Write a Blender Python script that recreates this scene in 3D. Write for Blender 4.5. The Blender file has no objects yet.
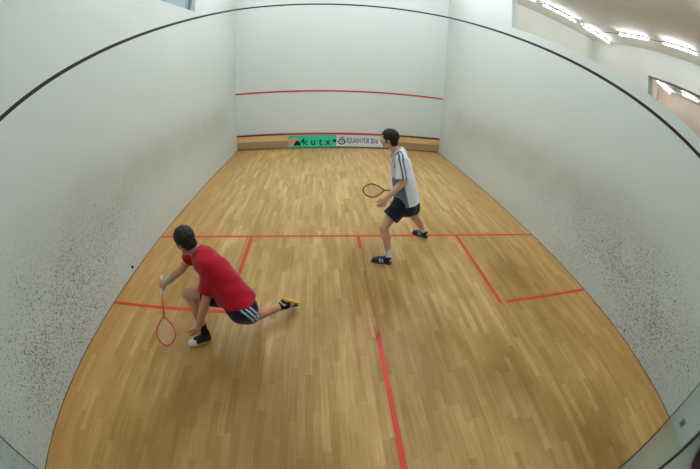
import bpy, math, random
import numpy as np
from mathutils import Vector, Matrix

random.seed(7)
rng = np.random.default_rng(7)
C = bpy.context.scene
COL = C.collection

# ------------------------------------------------------------------ camera
cam = bpy.data.cameras.new('camera')
cam_o = bpy.data.objects.new('camera', cam)
COL.objects.link(cam_o)
cR = Vector((0.995946137719919, -0.0812088754687422, 0.038683450025540835))
cU = Vector((0.005959085983783169, 0.48866902382097954, 0.8724488950374624))
cF = Vector((0.08975399743194769, 0.86868158936572, -0.4871719575694322))
m = Matrix.Identity(4)
for i in range(3):
    m[i][0], m[i][1], m[i][2] = cR[i], cU[i], -cF[i]
m.translation = Vector((-0.5343713908, 0.2225828143, 2.3005768204))
cam_o.matrix_world = m
cam.type = 'PANO'                      # the photograph is a full-frame fisheye picture
try:
    cam.panorama_type = 'FISHEYE_LENS_POLYNOMIAL'
    pc = cam
except Exception:
    pc = cam.cycles
    pc.panorama_type = 'FISHEYE_LENS_POLYNOMIAL'
pc.fisheye_fov = 3.3
pc.fisheye_polynomial_k0 = 0.0
pc.fisheye_polynomial_k1 = -0.05768592530907584
pc.fisheye_polynomial_k2 = -0.0011586090302867984
pc.fisheye_polynomial_k3 = 0.0001019670835853441
pc.fisheye_polynomial_k4 = -3.6131949226753004e-06
cam.sensor_fit = 'HORIZONTAL'
cam.sensor_width = 36.0
cam.sensor_height = 36.0 * 469 / 700
cam.clip_start = 0.01
C.camera = cam_o

# ------------------------------------------------------------------ world, exposure
w = bpy.data.worlds.new('world'); C.world = w
w.use_nodes = True
bg = w.node_tree.nodes['Background']
bg.inputs['Color'].default_value = (0.54, 0.66, 0.73, 1)
bg.inputs['Strength'].default_value = 0.42
C.view_settings.view_transform = 'Standard'
C.view_settings.look = 'None'
C.view_settings.gamma = 1.0
C.view_settings.use_curve_mapping = False
C.view_settings.exposure = 1.0
LAMP = 15.5                            # radiance of the fluorescent tubes
LAMP_COL = (0.86, 0.945, 1.03, 1)

# ------------------------------------------------------------------ helpers
def lin(r, g, b):
    f = lambda c: (c / 255 / 12.92) if c / 255 <= 0.04045 else ((c / 255 + 0.055) / 1.055) ** 2.4
    return (f(r), f(g), f(b), 1.0)

def mat(name, col, rough=0.6, spec=0.35, emit=None, estr=0.0, metal=0.0, noise=0.0, nscale=40.0, bump=0.0, sheen=0.0, sss=0.0):
    ma = bpy.data.materials.new(name); ma.use_nodes = True
    nt = ma.node_tree; b = nt.nodes['Principled BSDF']
    b.inputs['Base Color'].default_value = col
    b.inputs['Roughness'].default_value = rough
    b.inputs['Specular IOR Level'].default_value = spec
    b.inputs['Metallic'].default_value = metal
    b.inputs['Sheen Weight'].default_value = sheen
    if sss:
        b.inputs['Subsurface Weight'].default_value = sss
        b.inputs['Subsurface Radius'].default_value = (0.01, 0.004, 0.002)
    if emit:
        b.inputs['Emission Color'].default_value = emit
        b.inputs['Emission Strength'].default_value = estr
    if noise or bump:
        tc = nt.nodes.new('ShaderNodeTexCoord')
        n = nt.nodes.new('ShaderNodeTexNoise'); n.inputs['Scale'].default_value = nscale; n.inputs['Detail'].default_value = 4
        nt.links.new(tc.outputs['Object'], n.inputs['Vector'])
        if noise:
            hs = nt.nodes.new('ShaderNodeMix'); hs.data_type = 'RGBA'
            hs.inputs[6].default_value = tuple(c * (1 - noise) for c in col[:3]) + (1,)
            hs.inputs[7].default_value = tuple(min(1, c * (1 + noise)) for c in col[:3]) + (1,)
            nt.links.new(n.outputs['Fac'], hs.inputs[0]); nt.links.new(hs.outputs[2], b.inputs['Base Color'])
        if bump:
            bp = nt.nodes.new('ShaderNodeBump'); bp.inputs['Strength'].default_value = bump; bp.inputs['Distance'].default_value = 0.004
            nt.links.new(n.outputs['Fac'], bp.inputs['Height']); nt.links.new(bp.outputs['Normal'], b.inputs['Normal'])
    return ma

class NT:
    """small shorthand for node graphs"""
    def __init__(s, name):
        s.m = bpy.data.materials.new(name); s.m.use_nodes = True
        s.t = s.m.node_tree; s.b = s.t.nodes['Principled BSDF']
        s.pos = s.n('ShaderNodeNewGeometry').outputs['Position']
        sp = s.n('ShaderNodeSeparateXYZ'); s.t.links.new(s.pos, sp.inputs[0])
        s.x, s.y, s.z = sp.outputs
    def n(s, k): return s.t.nodes.new(k)
    def put(s, sock, v):
        if hasattr(v, 'is_linked'): s.t.links.new(v, sock)
        else: sock.default_value = v
    def mth(s, op, a, b=0.0, c=0.0, clamp=False):
        n = s.n('ShaderNodeMath'); n.operation = op; n.use_clamp = clamp
        for i, v in enumerate((a, b, c)): s.put(n.inputs[i], v)
        return n.outputs[0]
    def ramp(s, v, a, b, lo=0.0, hi=1.0):
        n = s.n('ShaderNodeMapRange'); n.interpolation_type = 'SMOOTHSTEP'
        for i, q in enumerate((v, a, b, lo, hi)): s.put(n.inputs[i], q)
        return n.outputs[0]
    def xyz(s, x, y, z):
        n = s.n('ShaderNodeCombineXYZ')
        for i, q in enumerate((x, y, z)): s.put(n.inputs[i], q)
        return n.outputs[0]
    def scale(s, sx, sy, sz):
        return s.xyz(s.mth('MULTIPLY', s.x, sx), s.mth('MULTIPLY', s.y, sy), s.mth('MULTIPLY', s.z, sz))
    def noise(s, v, sc, det=3, rough=0.5):
        n = s.n('ShaderNodeTexNoise'); s.put(n.inputs['Vector'], v)
        n.inputs['Scale'].default_value = sc; n.inputs['Detail'].default_value = det; n.inputs['Roughness'].default_value = rough
        return n.outputs['Fac']
    def vor(s, v, sc):
        n = s.n('ShaderNodeTexVoronoi'); s.put(n.inputs['Vector'], v); n.inputs['Scale'].default_value = sc
        return n.outputs['Distance']
    def mix(s, f, a, b, mode='MIX'):
        n = s.n('ShaderNodeMix'); n.data_type = 'RGBA'; n.blend_type = mode
        s.put(n.inputs[0], f); s.put(n.inputs[6], a); s.put(n.inputs[7], b)
        return n.outputs[2]

def wall_material():
    s = NT('scuffed_white_paint')
    base = s.mix(s.noise(s.pos, 0.7, 3), lin(208, 215, 211), lin(216, 222, 218))
    ax = s.mth('ABSOLUTE', s.x)
    side = s.ramp(s.y, 9.74, 9.70)
    def blob(cy, cz, ry, rz):
        dy = s.mth('DIVIDE', s.mth('SUBTRACT', s.y, cy), ry); dz = s.mth('DIVIDE', s.mth('SUBTRACT', s.z, cz), rz)
        return s.ramp(s.mth('SQRT', s.mth('ADD', s.mth('MULTIPLY', dy, dy), s.mth('MULTIPLY', dz, dz))), 1.0, 0.0)
    rough_ = s.noise(s.scale(1, 1, 1.3), 1.6, 4)
    # olive grime where the ball skids along the side walls
    band = s.mth('MULTIPLY', s.mth('MULTIPLY', s.ramp(s.z, 0.45, 1.15), s.ramp(s.z, 1.95, 1.25)), s.mth('MULTIPLY', s.ramp(s.y, 0.8, 3.0), s.ramp(s.y, 9.4, 8.2)))
    g = s.mth('MULTIPLY', s.mth('MULTIPLY', s.mth('MAXIMUM', band, s.mth('MULTIPLY', blob(6.9, 1.1, 2.6, 0.8), 0.9)), side), s.ramp(rough_, 0.2, 0.75, 0.6, 1.0))
    base = s.mix(s.mth('MULTIPLY', g, 0.46), base, lin(168, 168, 146))
    # ball marks: dense by the back corners, thin everywhere low down
    near = s.mth('MAXIMUM', s.mth('MULTIPLY', blob(1.35, 0.45, 2.0, 1.15), 0.78), s.mth('MULTIPLY', blob(2.0, 0.75, 4.6, 1.7), 0.66))
    low = s.mth('MULTIPLY', s.ramp(s.z, 2.1, 0.1), s.ramp(s.y, 9.0, 2.0))
    dens = s.mth('MULTIPLY', s.mth('MULTIPLY', s.mth('ADD', near, s.mth('MULTIPLY', low, 0.34)), side), s.ramp(rough_, 0.25, 0.65, 0.8, 1.05))
    def spots(vec, sc, amt, lo, hi):
        return s.ramp(s.mth('SUBTRACT', s.vor(vec, sc), s.mth('MULTIPLY', dens, amt)), lo, hi)
    k1 = s.mth('MULTIPLY', spots(s.scale(1, 1, 0.75), 34.0, 0.365, 0.02, -0.10), 0.8)
    k2 = s.mth('MULTIPLY', spots(s.scale(1, 1.1, 0.5), 15.0, 0.20, 0.01, -0.06), 0.8)
    k4 = s.mth('MULTIPLY', spots(s.scale(1, 1, 0.8), 62.0, 0.46, 0.02, -0.12), 0.55)
    far = s.mth('MULTIPLY', s.ramp(s.z, 2.9, 0.6), s.ramp(s.noise(s.pos, 0.9, 3), 0.42, 0.7))
    v3 = s.vor(s.scale(1.0, 1.1, 0.3), 9.0)
    k3 = s.mth('MULTIPLY', s.ramp(s.mth('SUBTRACT', v3, s.mth('MULTIPLY', far, 0.13)), 0.02, -0.03), 0.2)
    fade = s.ramp(s.noise(s.pos, 30.0, 2), 0.25, 0.65, 0.35, 1.0)
    k = s.mth('MULTIPLY', s.mth('MAXIMUM', s.mth('MAXIMUM', k1, k2), s.mth('MAXIMUM', k3, k4)), fade, clamp=True)
    base = s.mix(s.mth('MULTIPLY', dens, 0.10, clamp=True), base, lin(150, 154, 144))
    col = s.mix(k, base, lin(52, 56, 54))
    s.put(s.b.inputs['Base Color'], col)
    s.b.inputs['Roughness'].default_value = 0.5
    s.b.inputs['Specular IOR Level'].default_value = 0.3
    bp = s.n('ShaderNodeBump'); bp.inputs['Strength'].default_value = 0.12; bp.inputs['Distance'].default_value = 0.01
    s.put(bp.inputs['Height'], s.noise(s.pos, 25.0, 4)); s.put(s.b.inputs['Normal'], bp.outputs[0])
    return s.m

def floor_material():
    s = NT('oak_strip_floor')
    RH, BL = 0.064, 0.56               # oak strips, random lengths staggered row by row
    xr = s.mth('DIVIDE', s.x, RH); row = s.mth('FLOOR', xr)
    def wn(a, b_):
        n = s.n('ShaderNodeTexWhiteNoise'); n.noise_dimensions = '2D'; s.put(n.inputs['Vector'], s.xyz(a, b_, 0.0)); return n.outputs['Value']
    yr = s.mth('ADD', s.mth('DIVIDE', s.y, BL), s.mth('MULTIPLY', wn(row, 3.7), 17.0)); pl = s.mth('FLOOR', yr)
    tone = wn(row, pl)
    fx = s.mth('FRACT', xr); fy = s.mth('FRACT', yr)
    gx = s.mth('MINIMUM', fx, s.mth('SUBTRACT', 1.0, fx)); gy = s.mth('MINIMUM', fy, s.mth('SUBTRACT', 1.0, fy))
    seam = s.mth('MAXIMUM', s.ramp(gx, 0.016, 0.004), s.ramp(gy, 0.0026, 0.0008))
    cr = s.n('ShaderNodeValToRGB'); s.put(cr.inputs[0], tone)
    e = cr.color_ramp.elements
    e[0].position = 0.0; e[0].color = lin(190, 149, 88)
    e[1].position = 1.0; e[1].color = lin(228, 192, 130)
    a = e.new(0.35); a.color = lin(205, 166, 102)
    a = e.new(0.7); a.color = lin(215, 177, 113)
    col = cr.outputs[0]
    grain = s.noise(s.scale(38, 2.2, 1), 1.0, 5, 0.6)
    col = s.mix(s.ramp(grain, 0.35, 0.8, 0.0, 0.45), col, lin(122, 84, 44))
    # worn back-court track with light falloff painted in, paler towards the front, warmer lacquer by the walls
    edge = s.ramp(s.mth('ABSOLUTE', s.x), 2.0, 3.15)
    wear_and_falloff = s.mth('MULTIPLY', s.ramp(s.noise(s.scale(1, 0.55, 1), 0.9, 4), 0.15, 0.75), s.ramp(s.y, 6.6, 2.6, 0.05, 1.0))
    wear_and_falloff = s.mth('MULTIPLY', wear_and_falloff, s.mth('SUBTRACT', 1.0, edge))
    col = s.mix(s.mth('MULTIPLY', wear_and_falloff, 0.85), col, lin(124, 87, 34))
    col = s.mix(s.mth('MULTIPLY', edge, 0.6), col, lin(182, 130, 64))
    # small dark rubber marks
    v = s.vor(s.scale(1.5, 0.8, 1), 10.0)
    k = s.ramp(s.mth('SUBTRACT', v, s.mth('MULTIPLY', s.ramp(s.noise(s.pos, 1.1, 3), 0.5, 0.75), 0.09)), 0.01, -0.03)
    col = s.mix(s.mth('MULTIPLY', k, 0.35), col, lin(80, 62, 40))
    col = s.mix(s.mth('MULTIPLY', seam, 0.3), col, lin(110, 76, 40))
    s.put(s.b.inputs['Base Color'], col)
    s.put(s.b.inputs['Roughness'], s.mth('ADD', s.ramp(grain, 0.2, 0.8, 0.26, 0.36), s.mth('MULTIPLY', wear_and_falloff, 0.18)))
    s.b.inputs['Specular IOR Level'].default_value = 0.18
    s.put(s.b.inputs['Coat Weight'], s.mth('MULTIPLY', s.mth('SUBTRACT', 1.0, s.mth('MULTIPLY', wear_and_falloff, 0.9)), 0.5)); s.b.inputs['Coat Roughness'].default_value = 0.3
    return s.m

def red_line_material(worn):
    s = NT('red_court_paint_worn' if worn else 'red_court_paint')
    paint = s.mix(s.noise(s.pos, 9.0, 3), lin(198, 44, 20), lin(214, 58, 28))
    if worn:
        mid = s.mth('MULTIPLY', s.ramp(s.y, 2.15, 2.5), s.ramp(s.y, 4.02, 3.96))
        f = s.mth('MULTIPLY', mid, s.ramp(s.noise(s.scale(60, 9, 1), 1.0, 3), 0.30, 0.62, 0.62, 0.97))
        tr = s.n('ShaderNodeBsdfTransparent'); mx = s.n('ShaderNodeMixShader'); s.put(mx.inputs[0], f)
        s.t.links.new(s.b.outputs[0], mx.inputs[1]); s.t.links.new(tr.outputs[0], mx.inputs[2])
        s.t.links.new(mx.outputs[0], s.t.nodes['Material Output'].inputs['Surface'])
    s.put(s.b.inputs['Base Color'], paint)
    s.b.inputs['Roughness'].default_value = 0.45
    return s.m

def tin_line_material():
    s = NT('tin_top_red_paint')
    mid = s.mth('MULTIPLY', s.ramp(s.x, -1.75, -1.55), s.ramp(s.x, 1.55, 1.4))
    s.put(s.b.inputs['Base Color'], s.mix(mid, lin(122, 52, 44), lin(200, 44, 52)))
    s.b.inputs['Roughness'].default_value = 0.5
    return s.m

def board_material(name, c1, c2):
    s = NT(name)
    n = s.noise(s.scale(2.0, 1, 14), 1.0, 5, 0.6)
    blot = s.noise(s.scale(1.2, 1, 2), 1.4, 4)
    col = s.mix(n, c1, c2)
    col = s.mix(s.ramp(blot, 0.45, 0.75, 0, 0.4), col, lin(140, 116, 80))
    s.put(s.b.inputs['Base Color'], col); s.b.inputs['Roughness'].default_value = 0.55
    return s.m

def glass_material():
    ma = bpy.data.materials.new('clear_toughened_glass'); ma.use_nodes = True
    nt = ma.node_tree; nt.nodes.remove(nt.nodes['Principled BSDF'])
    o = nt.nodes['Material Output']
    t = nt.nodes.new('ShaderNodeBsdfTransparent'); t.inputs[0].default_value = (0.93, 0.965, 0.955, 1)
    g = nt.nodes.new('ShaderNodeBsdfGlossy'); g.inputs['Roughness'].default_value = 0.02
    f = nt.nodes.new('ShaderNodeFresnel'); f.inputs[0].default_value = 1.05
    mx = nt.nodes.new('ShaderNodeMixShader')
    ge = nt.nodes.new('ShaderNodeNewGeometry'); om = nt.nodes.new('ShaderNodeMath'); om.operation = 'SUBTRACT'; om.inputs[0].default_value = 1.0
    ml = nt.nodes.new('ShaderNodeMath'); ml.operation = 'MULTIPLY'           # reflect once, at the outer face
    nt.links.new(ge.outputs['Backfacing'], om.inputs[1]); nt.links.new(f.outputs[0], ml.inputs[0]); nt.links.new(om.outputs[0], ml.inputs[1])
    nt.links.new(ml.outputs[0], mx.inputs[0]); nt.links.new(t.outputs[0], mx.inputs[1]); nt.links.new(g.outputs[0], mx.inputs[2])
    nt.links.new(mx.outputs[0], o.inputs[0])
    return ma

def mesh_obj(name, verts, faces, mats, parent=None, loc=None, smooth=False, midx=None):
    me = bpy.data.meshes.new(name)
    me.from_pydata([tuple(map(float, v)) for v in verts] if not isinstance(verts, np.ndarray) else verts.tolist(), [], faces if not isinstance(faces, np.ndarray) else faces.tolist())
    for q in (mats if isinstance(mats, (list, tuple)) else [mats]): me.materials.append(q)
    if midx is not None: me.polygons.foreach_set('material_index', np.asarray(midx, dtype=np.int32))
    if smooth: me.polygons.foreach_set('use_smooth', np.ones(len(me.polygons), dtype=bool))
    me.update()
    o = bpy.data.objects.new(name, me); COL.objects.link(o)
    if loc is not None: o.location = loc
    if parent is not None: o.parent = parent
    return o

class MB:
    """gathers simple solids into one mesh"""
    def __init__(s): s.v, s.f = [], []
    def add(s, v, f):
        n = len(s.v); s.v += [tuple(map(float, q)) for q in v]; s.f += [tuple(i + n for i in q) for q in f]
        return s
    def box(s, x0, x1, y0, y1, z0, z1, c=0.0):
        if c <= 0:
            v = [(x, y, z) for z in (z0, z1) for y in (y0, y1) for x in (x0, x1)]
            return s.add(v, [(0, 2, 3, 1), (4, 5, 7, 6), (0, 1, 5, 4), (2, 6, 7, 3), (0, 4, 6, 2), (1, 3, 7, 5)])
        import bmesh
        bm = bmesh.new(); bmesh.ops.create_cube(bm, size=1.0)
        for q in bm.verts: q.co = Vector(((x0 + x1) / 2 + q.co.x * (x1 - x0), (y0 + y1) / 2 + q.co.y * (y1 - y0), (z0 + z1) / 2 + q.co.z * (z1 - z0)))
        bmesh.ops.bevel(bm, geom=bm.edges[:], offset=c, segments=2, affect='EDGES')
        bm.verts.index_update()
        s.add([q.co for q in bm.verts], [[q.index for q in f.verts] for f in bm.faces]); bm.free()
        return s
    def prism(s, poly, axis, a, b):
        """poly: 2-D outline, extruded along the axis from a to b"""
        def p(u, v, t): return {0: (t, u, v), 1: (u, t, v), 2: (u, v, t)}[axis]
        n = len(poly)
        v = [p(u, q, a) for u, q in poly] + [p(u, q, b) for u, q in poly]
        from mathutils.geometry import tessellate_polygon
        tri = tessellate_polygon([[Vector((u, q, 0)) for u, q in poly]])
        f = [tuple(t) for t in tri] + [tuple(i + n for i in reversed(t)) for t in tri]
        f += [(i, (i + 1) % n, (i + 1) % n + n, i + n) for i in range(n)]
        return s.add(v, f)
    def tube(s, pts, r, n=8, closed=False):
        pts = [Vector(q) for q in pts]; N = len(pts); rs = r if isinstance(r, (list, tuple)) else [r] * N
        v, f = [], []; ref = None
        for i in range(N):
            if closed: d = pts[(i + 1) % N] - pts[i - 1]
            else: d = pts[min(i + 1, N - 1)] - pts[max(i - 1, 0)]
            d.normalize()
            if ref is None:
                ref = Vector((0, 0, 1)) if abs(d.z) < 0.9 else Vector((1, 0, 0))
            a = (ref - d * ref.dot(d)).normalized(); ref = a; b = d.cross(a)
            for k in range(n):
                t = 2 * math.pi * k / n
                v.append(pts[i] + (a * math.cos(t) + b * math.sin(t)) * rs[i])
        for i in range(N if closed else N - 1):
            j = (i + 1) % N
            f += [(i * n + k, i * n + (k + 1) % n, j * n + (k + 1) % n, j * n + k) for k in range(n)]
        if not closed:
            f += [tuple(reversed(range(n))), tuple((N - 1) * n + k for k in range(n))]
        return s.add(v, f)
    def build(s, name, mats, parent=None, smooth=False, loc=(0, 0, 0)):
        o = mesh_obj(name, [tuple(q[i] - loc[i] for i in range(3)) for q in s.v], s.f, mats, parent, None, smooth)
        if parent is None: o.location = loc
        return o

def empty(name, loc=(0, 0, 0)):
    o = bpy.data.objects.new(name, None); COL.objects.link(o); o.location = loc; o.empty_display_size = 0.1
    return o

def tag(o, label, cat, group=None):
    o['label'] = label; o['category'] = cat
    if group: o['group'] = group
    return o

def structure(o):
    o['kind'] = 'structure'; return o

# ------------------------------------------------------------------ materials
M_wall = wall_material()
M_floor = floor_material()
M_line = red_line_material(False)
M_worn = red_line_material(True)
M_out = mat('dark_out_line_paint', lin(44, 26, 32), 0.5, noise=0.15, nscale=6)
M_service = mat('crimson_service_line_paint', lin(186, 42, 62), 0.5, noise=0.08, nscale=6)
M_plaster = mat('cream_plaster', lin(218, 218, 206), 0.7, noise=0.02, nscale=2)
M_pink = mat('pale_peach_plaster', lin(238, 220, 200), 0.7, noise=0.02, nscale=2)
M_ceil = mat('beige_ceiling_paint', lin(246, 243, 232), 0.8, noise=0.03, nscale=1.5)
M_gallery = mat('grey_gallery_carpet', lin(160, 164, 150), 0.9, noise=0.12, nscale=60)
M_dark = mat('slate_paint', lin(150, 158, 160), 0.8, noise=0.05, nscale=3)
M_seal = mat('black_rubber_seal', lin(38, 44, 46), 0.5)
M_edge = mat('green_glass_edge', lin(70, 92, 96), 0.25)
M_glass = glass_material()
M_tube = mat('lit_fluorescent_tube', (0.9, 0.9, 0.9, 1), 0.4, emit=LAMP_COL, estr=LAMP)
M_tube_n = mat('lit_fluorescent_tube_neighbouring_court', (0.9, 0.9, 0.9, 1), 0.4, emit=LAMP_COL, estr=LAMP * 1.2)
M_housing = mat('grey_lamp_housing', lin(72, 68, 74), 0.5)
M_cable = mat('grey_cable', lin(96, 90, 80), 0.6)
M_frame = mat('grey_window_frame', lin(140, 150, 155), 0.5)
M_socket = mat('grey_plastic_plate', lin(120, 124, 122), 0.5)

# ------------------------------------------------------------------ room shell
HW, LEN, H = 3.2, 9.75, 5.93
sill = lambda y: 2.34 + 0.2528 * y
TW = 0.25                               # thickness of the walls between the courts

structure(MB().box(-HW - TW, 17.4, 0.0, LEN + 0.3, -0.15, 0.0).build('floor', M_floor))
structure(MB().box(-6.0, 17.4, -4.2, 0.0, -0.15, 0.0).build('floor_gallery', M_gallery))
structure(MB().box(-HW - TW, 17.4, -0.6, LEN + 0.3, H, H + 0.15).box(-6.0, 17.4, -4.2, -0.6, H, H + 0.15).build('ceiling', M_ceil))
structure(MB().box(-HW - TW, HW + 0.07, LEN, LEN + 0.3, 0, H).build('wall_front', M_wall))
structure(MB().box(HW + 0.07, 17.4, LEN, LEN + 0.3, 0, H).build('wall_adjacent_front', M_plaster))
def divider(x0, x1, ym, name, material, y0=-0.6):
    b = MB()
    b.prism([(y0, 0), (LEN, 0), (LEN, H), (ym, H), (ym, sill(ym)), (0, sill(0)), (y0, sill(0))], 0, x0, x1)
    b.box(x0, x1, y0, ym, 4.87, H)
    return structure(b.build(name, material))
divider(HW, HW + 0.14, 6.03, 'wall_right', M_wall)
divider(10.0, 10.4, 6.5, 'wall_adjacent_right', M_plaster)
structure(MB().box(16.8, 17.2, -0.6, LEN, 0, H).build('wall_far_court_right', M_pink))
structure(MB().box(10.4, 17.2, LEN - 0.05, LEN + 0.01, 0, H).build('wall_far_court_front', M_pink))
# left wall with a high window
b = MB()
WY0, WY1, WZ0, WZ1 = 3.3, 6.45, 3.915, 5.1
b.box(-HW - TW, -HW, -0.6, WY0, 0, H).box(-HW - TW, -HW, WY1, LEN, 0, H)
b.box(-HW - TW, -HW, WY0, WY1, 0, WZ0).box(-HW - TW, -HW, WY0, WY1, WZ1, H)
structure(b.build('wall_left', M_wall))
wn = structure(empty('window_1', (-HW - 0.12, (WY0 + WY1) / 2, WZ0)))
b = MB(); L0 = Vector(wn.location)
for q in ((WY0, WY0 + 0.06, WZ0, WZ1), (WY1 - 0.06, WY1, WZ0, WZ1), (WY0, WY1, WZ0, WZ0 + 0.05), (WY0, WY1, WZ1 - 0.05, WZ1), ((WY0 + WY1) / 2 - 0.03, (WY0 + WY1) / 2 + 0.03, WZ0, WZ1)):
    b.box(-0.03, 0.03, q[0] - L0.y, q[1] - L0.y, q[2] - L0.z, q[3] - L0.z)
b.build('window_frame', M_frame, wn)
MB().box(-0.006, 0.006, WY0 - L0.y + 0.03, WY1 - L0.y - 0.03, 0.03, WZ1 - WZ0 - 0.03).build('window_pane', M_glass, wn)
# gallery behind the glass
structure(MB().box(-6.0, 17.4, -4.4, -4.2, 0, H).build('wall_gallery', M_dark))
structure(MB().box(-6.2, -6.0, -4.2, -0.6, 0, H).build('wall_gallery_left', M_dark))
structure(MB().box(17.2, 17.4, -4.2, -0.6, 0, H).build('wall_gallery_right', M_dark))
structure(MB().box(-6.0, -HW - TW, -0.65, -0.6, 0, H).build('wall_gallery_front', M_dark))
structure(MB().box(HW + 0.14, 17.2, -0.05, 0.0, 0, 2.3).build('wall_adjacent_back', M_plaster))

# front board below the lower red line
bb = structure(empty('baseboard_front', (0, LEN, 0)))
MB().box(-3.195, 3.195, -0.045, 0, 0.25, 0.435, 0.004).build('upper_plank', board_material('pale_pine_board', lin(236, 200, 146), lin(222, 184, 126)), bb)
MB().box(-3.195, 3.195, -0.04, 0, 0.03, 0.25, 0.004).build('lower_plank', board_material('dull_pine_board', lin(176, 154, 114), lin(156, 132, 94)), bb)
MB().box(-3.195, 3.195, -0.03, 0, 0.0, 0.03).build('base_strip', mat('brown_base_strip', lin(120, 92, 62), 0.6, noise=0.1), bb)
MB().box(-3.195, 3.195, -0.055, 0, 0.435, 0.485, 0.006).build('top_rail', tin_line_material(), bb)

# painted lines, thin coats of paint on floor and walls
ln = [0]
def line(b, m_):
    ln[0] += 1
    return structure(b.build('trim_%d' % ln[0], m_))
T = 0.0015
line(MB().box(-HW, HW, 4.26, 4.31, 0, T), M_line)
line(MB().add([(-0.025, 0.02, T), (0.025, 0.02, T), (0.025, 4.26, T), (-0.025, 4.26, T)], [(0, 1, 2, 3)]), M_worn)
line(MB().box(1.55, 1.60, 2.61, 4.26, 0, T), M_line)
line(MB().box(1.68, HW, 2.61, 2.66, 0, T), M_line)
line(MB().box(-1.60, -1.55, 2.61, 4.26, 0, T), M_line)
line(MB().box(-HW, -1.60, 2.61, 2.66, 0, T), M_line)
line(MB().box(-HW, HW, LEN - T, LEN, 1.78, 1.83), M_service)
line(MB().box(-HW, HW, LEN - T, LEN, 4.57, 4.62), M_out)
for s_ in (-1, 1):
    p_ = [(0.0, 2.13), (LEN, 4.57), (LEN, 4.62), (0.0, 2.18)]
    line(MB().prism(p_, 0, s_ * HW, s_ * (HW - T)), M_out)
# dark joints between floor and walls
for s_ in (-1, 1):
    line(MB().box(min(s_ * HW, s_ * (HW - 0.008)), max(s_ * HW, s_ * (HW - 0.008)), 0.0, LEN, 0, 0.006), mat('dark_floor_joint', lin(82, 66, 48), 0.8))

# glass back wall and its door
wb = structure(empty('wall_back', (0, 0, 0)))
MB().box(0.447, HW - 0.012, -0.012, 0, 0.02, 2.13).build('glass_panel', M_glass, wb)
MB().box(-HW + 0.012, -0.447, -0.012, 0, 0.02, 2.13).build('glass_panel', M_glass, wb)
MB().box(-HW, HW, -0.016, 0.006, 0, 0.018).build('base_channel', M_seal, wb)
for s_ in (-1, 1):
    MB().box(min(s_ * HW, s_ * (HW - 0.012)), max(s_ * HW, s_ * (HW - 0.012)), -0.014, 0.004, 0.018, 2.13).build('corner_seal', M_seal, wb)
for s_ in (-1, 1):
    MB().box(s_ * 0.447 - 0.003, s_ * 0.447 + 0.003, -0.0125, 0.0005, 0.02, 2.13).build('panel_edge', M_edge, wb)
dr = structure(empty('door_1', (0, 0, 0)))
MB().box(-0.436, 0.436, -0.012, 0, 0.02, 2.13).build('glass_leaf', M_glass, dr)
for s_ in (-1, 1):
    MB().box(s_ * 0.438 - 0.003, s_ * 0.438 + 0.003, -0.0125, 0.0005, 0.02, 2.13).build('leaf_edge', M_seal, dr)

# ------------------------------------------------------------------ fluorescent lamps
def lamp(cx, cy, along, length, label, group=None):
    own_court = group is not None and not group.startswith('neigh')
    o = tag(empty('ceiling_light', (cx, cy, H)), label, 'ceiling light', group)
    l = length / 2
    def bx(l_, w_, z0, z1, c):
        b = MB()
        return b.box(-l_, l_, -w_, w_, z0, z1, c) if along == 'x' else b.box(-w_, w_, -l_, l_, z0, z1, c)
    bx(l, 0.025, -0.075, -0.045, 0.006).build('housing', M_housing, o)
    for q in (-0.6, 0.6):
        h = MB()
        p_ = (q * l, 0) if along == 'x' else (0, q * l)
        h.tube([(p_[0], p_[1], -0.05), (p_[0], p_[1], 0.0)], 0.006, 6).build('hanger', M_housing, o)
    e_ = (lambda t: (t, 0, -0.125)) if along == 'x' else (lambda t: (0, t, -0.125))
    MB().tube([e_(-l + 0.03), e_(l - 0.03)], 0.05 if own_court else 0.026, 12).build('tube', M_tube if own_court else M_tube_n, o, True)
    for q in (-1, 1):
        c_ = (q * (l - 0.015), 0) if along == 'x' else (0, q * (l - 0.015))
        MB().box(c_[0] - 0.015, c_[0] + 0.015, c_[1] - 0.015, c_[1] + 0.015, -0.15, -0.05, 0.004).build('lamp_holder', M_housing, o)
    return o
def cable(p, q, label):
    o = MB().tube([p, q], 0.012, 6).build('light_cable', M_cable)
    return tag(o, label, 'cable')
own = 'ceiling lights over the players\' court'
for x in (-2.2, 0.1, 2.3):
    lamp(x, 7.6, 'x', 1.7, 'fluorescent light on the ceiling over the front of the players\' court', own)
for sx in (-1.9, 1.9):
    for y in (6.4, 4.6, 2.8):
        lamp(sx, y, 'y', 1.5, 'fluorescent light on the ceiling along the side of the players\' court', own + ' sides')
for x in (-3.4, -1.1, 1.2, 3.4, 5.6):  # unseen tubes added to brighten the gallery behind the glass
    lamp(x, -1.6, 'x', 1.5, 'added fill light, unseen, on the gallery ceiling behind the glass', 'added gallery fill lights')
lamp(4.85, 8.42, 'x', 1.62, 'fluorescent tube light at the top edge beside the pillar, farthest from the corner')
lamp(6.77, 8.43, 'x', 1.62, 'second lit tube along the neighbouring court\'s front wall, middle of three in view')
lamp(8.87, 8.47, 'x', 1.66, 'lit tube nearest the corner of the neighbouring court, slanting down to the cable junction')
lamp(8.57, 6.28, 'y', 1.46, 'lit tube along the neighbouring court\'s side wall, just right of the corner')
lamp(8.58, 4.12, 'y', 1.60, 'lit tube on the neighbouring court ceiling at the right edge of the photo')
for y in (6.2, 4.1, 1.9):
    lamp(4.9, y, 'y', 1.5, 'fluorescent light on the neighbouring court ceiling nearer the dividing wall', 'neighbouring ceiling lights')
lamp(8.58, 1.9, 'y', 1.6, 'lit tube on the neighbouring court ceiling beyond the right edge')
cable((3.36, 8.41, H - 0.10), (9.75, 8.49, H - 0.10), 'thin grey cable linking the tubes along the neighbouring court\'s front wall')
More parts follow.
